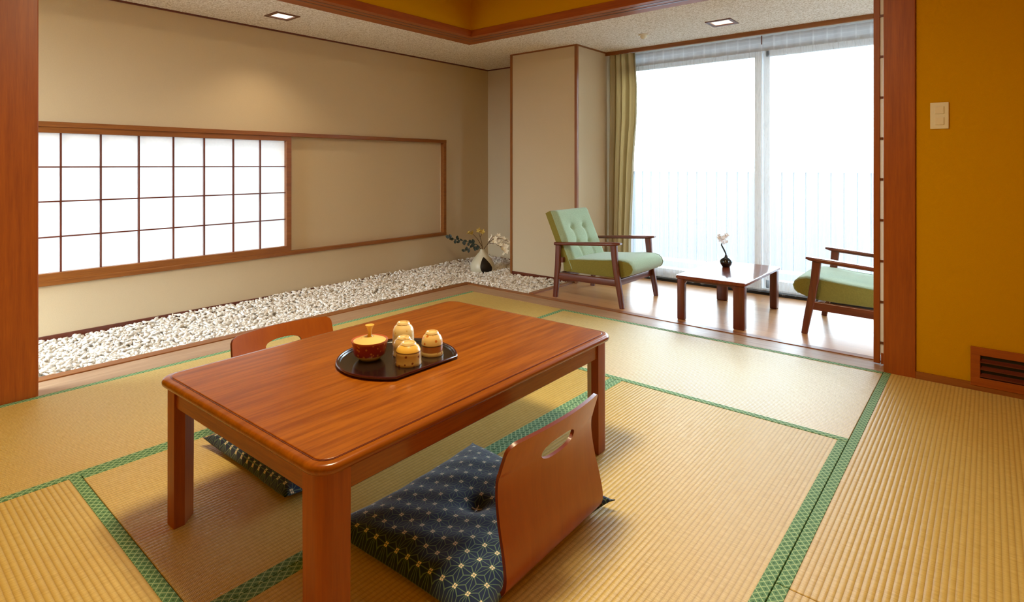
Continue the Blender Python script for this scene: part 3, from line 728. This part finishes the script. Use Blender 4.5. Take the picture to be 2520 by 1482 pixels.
def armchair(loc, rz, label):
    A = empty('armchair', loc, rz, label=label, cat='armchair', group='green armchairs on the veranda')
    w = .278
    for s in (-1, 1):
        y = s * w
        bm = bmesh.new(); bar(bm, [(.302, y, 0), (.285, y, .10), (.262, y, .22), (.243, y, .34), (.232, y, .455)], [(.030, .034), (.030, .040), (.032, .044), (.030, .046), (.032, .050)], .007)
        link('leg', bm, W['darkZ'], A, smooth=True, autos=40)
        bm = bmesh.new(); bar(bm, [(-.297, y, 0), (-.285, y, .12), (-.272, y, .26), (-.268, y, .415)], [(.030, .036), (.030, .044), (.030, .046), (.030, .040)], .007)
        link('leg', bm, W['darkZ'], A, smooth=True, autos=40)
        bm = bmesh.new(); bar(bm, [(-.30, y, .425), (-.15, y, .436), (.05, y, .452), (.20, y, .464), (.265, y, .470), (.292, y, .474)], [(.036, .022), (.042, .024), (.052, .026), (.060, .026), (.054, .022), (.036, .014)], .009)
        link('armrest', bm, W['darkX'], A, smooth=True, autos=40)
        bm = bmesh.new(); bar(bm, [(-.28, y * .985, .172), (.262, y * .985, .182)], (.026, .052), .006)
        link('side_rail', bm, W['darkX'], A, smooth=True, autos=40)
    for x, z in ((.25, .180), (-.27, .172)):
        bm = bmesh.new(); bar(bm, [(x, -w, z), (x, w, z)], (.026, .050), .005, side=Vector((1, 0, 0))); link('cross_rail', bm, W['darkY'], A, smooth=True, autos=40)
    bm = bmesh.new(); bar(bm, [(-.235, -w, .30), (-.235, w, .30)], (.022, .04), .005, side=Vector((1, 0, 0))); link('cross_rail', bm, W['darkY'], A, smooth=True, autos=40)
    # seat cushion: side profile with a rolled front nose
    hy = .248
    prof = [(-.24, .205), (-.05, .205), (.12, .205), (.20, .207), (.25, .212), (.30, .222), (.345, .240), (.368, .262), (.376, .290), (.366, .318), (.342, .338), (.30, .348), (.22, .346), (.12, .334), (0, .324), (-.12, .314), (-.22, .304), (-.245, .29)]
    bm = bmesh.new(); rings = []
    ny = 22
    for k in range(ny + 1):
        v = -1 + 2 * k / ny; dd = (1 - abs(v)) * hy; f = math.sqrt(max(0, 1 - (1 - min(1, dd / .02)) ** 2)); crown = .010 * (1 - v * v)
        rings.append([(x * (1 - .012 * (1 - f)) , v * hy, .27 + (z - .27) * (.90 + .10 * f) + (crown if z > .29 else 0)) for x, z in prof])
    vr = ring_loft(bm, rings)
    for f in bm.faces:
        f.material_index = 0
    bm.faces.ensure_lookup_table()
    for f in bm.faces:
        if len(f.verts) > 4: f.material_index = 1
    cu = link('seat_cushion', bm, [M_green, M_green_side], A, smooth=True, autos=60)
    for s in (-1, 1):
        bm = bmesh.new(); tube(bm, [(x * .995, s * (hy - .001), .27 + (z - .27) * .96) for x, z in prof[6:17]], .0032, 6)
        link('piping', bm, M_green, cu)
    # back cushion
    up = Vector((-.42, 0, .91)).normalized(); nn = Vector((up.z, 0, -up.x)).normalized(); h = .50
    c = Vector((-.312, 0, .432))
    bm = bmesh.new(); tufted(bm, c, Vector((0, 1, 0)), up, nn, .50, h, .098, (-.085, .085), (.085, -.06))
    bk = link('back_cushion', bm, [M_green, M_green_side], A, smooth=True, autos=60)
    for x in (-.085, .085):
        for y in (.085, -.06):
            bm = bmesh.new(); p = c + Vector((0, 1, 0)) * x + up * y + nn * .072
            bmesh.ops.create_icosphere(bm, subdivisions=2, radius=.008, matrix=Matrix.Translation(p))
            link('button', bm, M_green, bk, smooth=True)
    return A
armchair((-2.363, 4.000, 0), 0, 'green tufted armchair with dark wooden frame in front of the beige curtain')
armchair((-.585, 4.190, 0), R(180), 'green armchair cut off by the right post, facing the small table')

# ------------------------------------------------------------------ coffee table
CT = empty('coffee_table', (-1.413, 4.10, 0), 0, label='small glossy dark red wooden table between the two armchairs', cat='table')
hx, hy, z1 = .232, .400, .302
W['ctop'] = wood('glossy_red_wood', srgb(128, 60, 34), srgb(98, 40, 22), 'Y', .16, .0, spec=.42)
bm = bmesh.new(); ring_loft(bm, [[(x, y, z) for x, y in rrect(hx + d, hy + d, .02, 5)] for d, z in ((-.004, z1 - .022), (0, z1 - .018), (0, z1 - .004), (-.004, z1))])
link('tabletop', bm, W['ctop'], CT, smooth=True, autos=40)
for sx, sy, lx, ly in ((-1, -1, .052, .040), (1, -1, .072, .052), (-1, 1, .080, .040), (1, 1, .050, .060)):
    bm = bmesh.new(); x1 = sx * (hx - .008); x0 = x1 - sx * lx; ya = sy * (hy - .012); yb = ya - sy * ly
    box(bm, *sorted((x0, x1)), *sorted((ya, yb)), 0, z1 - .02, bev=.009, seg=3)
    link('leg', bm, W['darkZ'], CT, smooth=True, autos=40)
    bm = bmesh.new(); pr = [(0, 0)] + [(.055 - .055 * math.cos(R(a)), -.055 + .055 * math.sin(R(a))) for a in range(0, 91, 15)][::-1]
    pr = [(0, 0), (.055, 0)] + [(.055 - .055 * math.sin(R(a)), -.055 * (1 - math.cos(R(a)))) for a in range(15, 91, 15)]
    r0 = [(x0 + sx * .004 - sx * u, ya - sy * .006, z1 - .021 + v) for u, v in pr]; r1 = [(p[0], yb + sy * .006, p[2]) for p in r0]
    ring_loft(bm, [r0, r1]); link('corner_bracket', bm, W['darkX'], CT)
for s in (-1, 1):
    link('side_rail', BOX(-hx + .05, hx - .06, *sorted((s * (hy - .02), s * (hy - .036))), z1 - .036, z1 - .02), W['darkX'], CT)

# ------------------------------------------------------------------ vases and flowers
def blossom(bm, c, r, rnd, n=5):
    nrm = Vector((rnd.uniform(-.6, .8), rnd.uniform(-1, -.1), rnd.uniform(0, 1))).normalized(); u = nrm.orthogonal().normalized(); v = nrm.cross(u)
    a0 = rnd.uniform(0, 6)
    for k in range(n):
        a = a0 + 2 * math.pi * k / n; d = u * math.cos(a) + v * math.sin(a); s = nrm.cross(d)
        P = [c, c + d * r * .5 + s * r * .34 + nrm * r * .25, c + d * r + nrm * r * .45, c + d * r * .5 - s * r * .34 + nrm * r * .25]
        vs = [bm.verts.new(p) for p in P] + [bm.verts.new(c + d * r * .5 - nrm * r * .03 + nrm * r * .12)]
        bm.faces.new((vs[0], vs[1], vs[4])); bm.faces.new((vs[1], vs[2], vs[4])); bm.faces.new((vs[2], vs[3], vs[4])); bm.faces.new((vs[3], vs[0], vs[4]))
def leaf(bm, c, d, size, up):
    d = d.normalized(); s = d.cross(up).normalized()
    P = [c, c + d * size * .35 + s * size * .33, c + d * size * .75 + s * size * .26, c + d * size, c + d * size * .75 - s * size * .26, c + d * size * .35 - s * size * .33]
    m = bm.verts.new(c + d * size * .5 - up * size * .09); vs = [bm.verts.new(p) for p in P]
    for i in range(6): bm.faces.new((vs[i], vs[(i + 1) % 6], m))
# black vase on the coffee table
z0 = z1; vx, vy = -1.490, 4.245
v = empty('bud_vase', (vx, vy, z0), label='small round black vase on the coffee table', cat='vase')
bm = bmesh.new(); lathe(bm, [(.001, 0), (.026, 0), (.030, .004), (.040, .020), (.044, .036), (.040, .052), (.028, .064), (.013, .070), (.010, .076), (.012, .084), (.009, .085), (.007, .076), (.001, .074)], 32)
link('vase_body', bm, M_black, v, smooth=True, autos=60)
fl = empty('white_blossom_sprig', (vx, vy, z0 + .078), label='white blossom on a dark stem in the black vase', cat='flower')
bm = bmesh.new(); tube(bm, [(0, 0, 0), (-.004, 0, .022), (-.018, 0, .05), (-.034, 0, .078), (-.030, 0, .10)], [.0055, .0055, .006, .0055, .003], 8); link('stem', bm, M_stem_d, fl, smooth=True)
rnd = random.Random(3); bm = bmesh.new()
for k in range(15): blossom(bm, Vector((-.034 + rnd.uniform(-.024, .040), rnd.uniform(-.015, .015), .122 + rnd.uniform(-.03, .035))), .020, rnd)
link('blossoms', bm, M_petal_w, fl)
# alcove vase
gx, gy, gz = -3.862, 4.16, -.02
v = empty('alcove_vase', (gx, gy, gz), R(35), label='pale drop-shaped ceramic vase with dark hollow, standing on the gravel', cat='vase')
bm = bmesh.new()
prof = [(.001, 0), (.085, 0), (.100, .010), (.118, .04), (.122, .07), (.112, .105), (.088, .145), (.058, .180), (.034, .208), (.022, .226), (.020, .238), (.015, .238), (.015, .225), (.001, .215)]
lathe(bm, prof, 40); link('vase_body', bm, M_white, v, smooth=True, autos=70)
# dark glazed hollow on the front right of the body: an inlaid oval following the surface
bm = bmesh.new()
def rad(z):
    for (r0, z0_), (r1, z1_) in zip(prof[1:11], prof[2:12]):
        if z0_ <= z <= z1_ and z1_ > z0_: return r0 + (r1 - r0) * (z - z0_) / (z1_ - z0_)
    return .1
G = 16; gv = {}
a_c = math.atan2(-.77, .64) - R(35) + R(22)
for i in range(G + 1):
    for j in range(G + 1):
        u, w_ = -1 + 2 * i / G, -1 + 2 * j / G
        # map the square onto a disc, then to a leaning oval
        du, dw = u * math.sqrt(1 - w_ * w_ / 2), w_ * math.sqrt(1 - u * u / 2)
        z = .086 + dw * .082; a = a_c + du * (.50 - .16 * dw) - dw * .16; r_ = rad(max(.004, z)) + .0015 - .0 * (du * du + dw * dw)
        gv[i, j] = bm.verts.new((r_ * math.cos(a), r_ * math.sin(a), max(.004, z)))
for i in range(G):
    for j in range(G): bm.faces.new((gv[i, j], gv[i + 1, j], gv[i + 1, j + 1], gv[i, j + 1]))
bmesh.ops.solidify(bm, geom=bm.faces[:], thickness=.002)
link('dark_hollow', bm, plain('dark_brown_glaze', srgb(44, 32, 20), .5), v, smooth=True)
rt = (math.cos(R(39.9)), math.sin(R(39.9)))
def arr(a, z, dep=0):   # a metres to the right as one stands facing the alcove corner
    return Vector((gx + rt[0] * a - rt[1] * dep, gy + rt[1] * a + rt[0] * dep, gz + z))
def stems(name, label, cat, paths, mat_stem):
    e_ = empty(name, arr(0, .232), 0, label=label, cat=cat); bm = bmesh.new()
    o = Vector(e_.location)
    for p in paths: tube(bm, [arr(*q) - o for q in p], [.0035] + [.0028] * (len(p) - 2) + [.0015], 6)
    link('stem', bm, mat_stem, e_, smooth=True); return e_, o
rnd = random.Random(11)
br = [[(0, .215), (-.05, .28), (-.12, .305), (-.20, .322), (-.27, .335), (-.33, .350)], [(-.03, .26), (-.10, .262), (-.15, .235), (-.17, .215)]]
e_, o = stems('leafy_branch', 'dark leafy branch leaning left out of the drop-shaped vase', 'branch', br, M_stem_d)
bm = bmesh.new()
for p, n_ in ((br[0], 22), (br[1], 12)):
    for k in range(n_):
        t = (k + .5) / n_ * (len(p) - 1) ; i = min(int(t), len(p) - 2); f = t - i
        if i == 0 and f < .5: continue
        a = [p[i][0] + (p[i + 1][0] - p[i][0]) * f, p[i][1] + (p[i + 1][1] - p[i][1]) * f]
        c = arr(a[0], a[1], rnd.uniform(-.01, .01)) - o
        d = Vector((rt[0] * rnd.uniform(-1, .4), rt[1] * rnd.uniform(-1, .4) + rnd.uniform(-.4, .4), rnd.uniform(-1, 1)))
        leaf(bm, c, d, rnd.uniform(.035, .052), Vector((rnd.uniform(-.3, .3) + .5, -.8, rnd.uniform(-.2, .5))).normalized())
link('leaves', bm, M_leaf, e_)
wh = [[(.0, .215), (.06, .30), (.12, .345), (.19, .345), (.26, .31)], [(.06, .30), (.13, .29), (.19, .255), (.22, .20)], [(.05, .28), (.09, .35), (.11, .37)]]
e_, o = stems('flower_spray', 'spray of cream white blossoms leaning right out of the drop-shaped vase', 'flowers', wh, M_stem)
bm = bmesh.new()
for (a, z) in ((.08, .33), (.10, .36), (.13, .345), (.16, .37), (.14, .30), (.17, .31), (.18, .34), (.20, .30), (.21, .34), (.22, .27), (.20, .24), (.235, .22), (.245, .255), (.22, .19), (.26, .30), (.10, .295), (.12, .315), (.24, .325), (.185, .275), (.155, .335), (.225, .235)):
    blossom(bm, arr(a, z, rnd.uniform(-.02, .02)) - o, rnd.uniform(.026, .034), rnd)
link('blossoms', bm, M_petal, e_)
ye = [[(.0, .215), (-.005, .30), (-.03, .38), (-.045, .44)], [(0, .26), (-.05, .34), (-.09, .385), (-.125, .40)], [(-.02, .36), (.0, .40), (.02, .40)]]
e_, o = stems('dried_flowers', 'upright brown stem with straw yellow flowers in the drop-shaped vase', 'flowers', ye, M_stem)
bm = bmesh.new()
for (a, z) in ((-.13, .40), (-.115, .395), (-.10, .39), (-.09, .40), (-.035, .42), (-.02, .415), (.0, .405), (.015, .395), (-.03, .43)):
    blossom(bm, arr(a, z, rnd.uniform(-.01, .01)) - o, rnd.uniform(.026, .036), rnd)
link('blossoms', bm, M_petal_y, e_)

# ------------------------------------------------------------------ curtains
def drape(name, label, x0, x1, y, z0, z1, waves, amp, mat, edge_fn=None, hem=None, parts=None, seed=1, N=260, M=26, thick=0, wfn=None):
    rnd = random.Random(seed); ph = [rnd.uniform(0, 6.28) for _ in range(6)]
    bm = bmesh.new(); g = {}
    for j in range(M + 1):
        t = j / M; z = z0 + (z1 - z0) * t
        xa, xb = (edge_fn(t) if edge_fn else (x0, x1))
        for i in range(N + 1):
            s = i / N; a = 2 * math.pi * waves * s
            w_ = math.sin(a + .5 * math.sin(a * .37 + ph[0]) + .35 * (1 - t) * math.sin(3 * s + ph[1])) * (.75 + .25 * math.sin(a * .23 + ph[2]))
            k = wfn(t) if wfn else 1
            yy = y + amp * k * w_ + amp * .3 * k * math.sin(2.3 * a + ph[3])
            zz = z + (hem(s) if (hem and j == 0) else 0)
            g[i, j] = bm.verts.new((xa + (xb - xa) * s + amp * .25 * math.cos(a), yy, zz))
    for i in range(N):
        for j in range(M): bm.faces.new((g[i, j], g[i + 1, j], g[i + 1, j + 1], g[i, j + 1]))
    if thick: bmesh.ops.solidify(bm, geom=bm.faces[:], thickness=thick)
    return bm
def cedge(t):
    # right edge of the drape: tied narrow at the foot, bellied in the middle
    pts = [(0, -2.56), (.15, -2.56), (.35, -2.54), (.55, -2.52), (.70, -2.49), (.85, -2.485), (.95, -2.50), (1, -2.505)]
    for (a, b), (c, d) in zip(pts, pts[1:]):
        if a <= t <= c: xr = b + (d - b) * (t - a) / (c - a); break
    return (-2.80, xr)
c1 = empty('drape_curtain', (0, 0, 0), label='beige gathered curtain drawn to the left of the veranda window', cat='curtain')
bm = drape('x', '', 0, 0, 4.778, .02, ZC - .036, 4.6, .036, M_drape, cedge, seed=4, N=220, thick=.0015, wfn=lambda t: 1.15 - .45 * t)
link('cloth', bm, M_drape, c1, smooth=True)
def hemf(seed):
    r = random.Random(seed); p = [r.uniform(0, 6) for _ in range(3)]
    return lambda s: max(0, .010 + .012 * math.sin(s * 17 + p[0]) + .008 * math.sin(s * 31 + p[1]))
for nm, xa, xb, lab, sd in (('sheer_curtain', -2.56, -1.412, 'left half of the white sheer curtain, beside the beige drape', 7), ('sheer_curtain', -1.414, .60, 'right half of the white sheer curtain, behind the coffee table', 9)):
    c = empty(nm, (0, 0, 0), label=lab, cat='curtain', group='white sheer curtains')
    nw = int((xb - xa) / .095)
    bm = drape('x', '', xa, xb, 4.866, .016, ZC - .150, nw, .010, M_sheer, hem=hemf(sd), seed=sd, N=nw * 14, M=20, wfn=lambda t: 1.5 - .9 * t)
    link('cloth', bm, M_sheer, c, smooth=True)
    bm = drape('x', '', xa, xb, 4.866, ZC - .152, ZC - .034, nw, .006, M_sheer, seed=sd, N=nw * 14, M=3)
    link('heading_tape', bm, M_tape, c, smooth=True)
hk = link('curtain_hook', BOX(-1.4135, -1.4065, 4.822, 4.830, ZC - .105, ZC - .034, bev=.001, seg=1), W['darkZ']); tag(hk, 'small brown curtain hook hanging where the two sheer curtains meet', 'hook')

# ------------------------------------------------------------------ sliding shoji leaf stacked against the right post
d = bpy.data.objects.new('door_1', None); COL.objects.link(d); d.location = (-.472, YR + .118, 0); d['kind'] = 'structure'
bm = bmesh.new(); box(bm, 0, .029, 0, .03, .004, zs, bev=.002, seg=1); box(bm, .034, .9, 0, .03, .004, .06); box(bm, .034, .9, 0, .03, 2.06, zs)
link('door_frame', bm, W['postZ'], d)
bm = bmesh.new(); box(bm, .027, .9, .006, .0075, .05, 2.07); link('shoji_paper', bm, paper('shoji_paper_door', .86), d)
bm = bmesh.new()
for k in range(10): z = 1.838 - .2155 * (k - 1); box(bm, .028, .9, .000, .006, z - .006, z + .006)
for k in range(4): box(bm, .25 + .2 * k, .258 + .2 * k, .001, .006, .05, 2.07)
link('lattice', bm, W['darkX'], d)

# ------------------------------------------------------------------ wall fittings
s = empty('wall_switch', (-.185, YR + .008, 1.29), label='cream wall switch plate on the ochre wall beside the post', cat='switch')
link('plate', BOX(-.036, .036, -.008, 0, -.064, .064, bev=.003), M_cream, s)
for zz in (.026, -.026): link('rocker', BOX(-.018, .018, -.012, -.006, zz - .018, zz + .018, bev=.002), M_switch, s)
vt = empty('wall_vent', (.13, YR + .008, .112), label='low brown wooden louvred vent at the foot of the ochre wall', cat='vent')
bm = bmesh.new(); a, b = .198, .090; f = .036
box(bm, -a, a, -.016, 0, b - f, b, bev=.002, seg=1); box(bm, -a, a, -.016, 0, -b, -b + f * 1.1, bev=.002, seg=1); box(bm, -a, -a + f, -.0155, 0, -b + .01, b - .01, bev=.002, seg=1); box(bm, a - f, a, -.0155, 0, -b + .01, b - .01, bev=.002, seg=1)
link('vent_frame', bm, W['postX'], vt)
link('backing', BOX(-a + .03, a - .03, -.002, 0, -b + .03, b - .03), M_shadowgap, vt)
for z in (.033, -.0, -.033):
    bm = bmesh.new(); bar(bm, [(-a + f - .002, -.008, z - .004), (a - f + .002, -.008, z - .004)], (.024, .006), .002, side=Vector((0, -.8, -.6)).normalized()); link('louvre', bm, W['darkX'], vt)

# ------------------------------------------------------------------ ceiling fittings
for (h, lab) in ((H1, 'square brown-framed downlight in the low ceiling above the gravel alcove'), (H2, 'square brown-framed downlight in the ceiling above the veranda')):
    cx, cy = (h[0] + h[1]) / 2, (h[2] + h[3]) / 2; r = (h[1] - h[0]) / 2; q = (h[3] - h[2]) / 2
    dl = empty('downlight', (cx, cy, ZC), label=lab, cat='ceiling light', group='square downlights')
    bm = bmesh.new(); t = .024
    box(bm, -r, r, -q, -q + t, -.006, .03); box(bm, -r, r, q - t, q, -.006, .03); box(bm, -r, -r + t, -q + t, q - t, -.006, .03); box(bm, r - t, r, -q + t, q - t, -.006, .03)
    link('frame', bm, W['darkX'], dl)
    link('glass_panel', BOX(-r + .001, r - .001, -q + .001, q - .001, .002, .008), M_bulb, dl)
dt = empty('smoke_detector', (-2.19, 4.315, ZC), label='small cream round detector on the veranda ceiling', cat='detector')
bm = bmesh.new(); lathe(bm, [(.001, 0), (.042, 0), (.043, -.006), (.040, -.012)][::1] + [(.001, -.013)], 28); link('base', bm, M_cream, dt, smooth=True, autos=40)
bm = bmesh.new(); lathe(bm, [(.001, -.012), (.030, -.012), (.028, -.022), (.018, -.034), (.008, -.040), (.001, -.041)], 28); link('sensor_dome', bm, M_cream, dt, smooth=True, autos=60)
rl = empty('ceiling_lamp', (-1.3, 1.15, ZT), label='round shaded ceiling lamp above the low table', cat='ceiling light')
bm = bmesh.new(); lathe(bm, [(.001, 0), (.27, 0), (.275, -.02), (.27, -.085), (.26, -.085), (.26, -.03), (.001, -.03)], 48); link('housing', bm, W['trimX'], rl, smooth=True, autos=40)
bm = bmesh.new(); lathe(bm, [(.001, -.06), (.255, -.06), (.255, -.070), (.001, -.075)], 48); link('diffuser', bm, M_lamp, rl, smooth=True, autos=40)
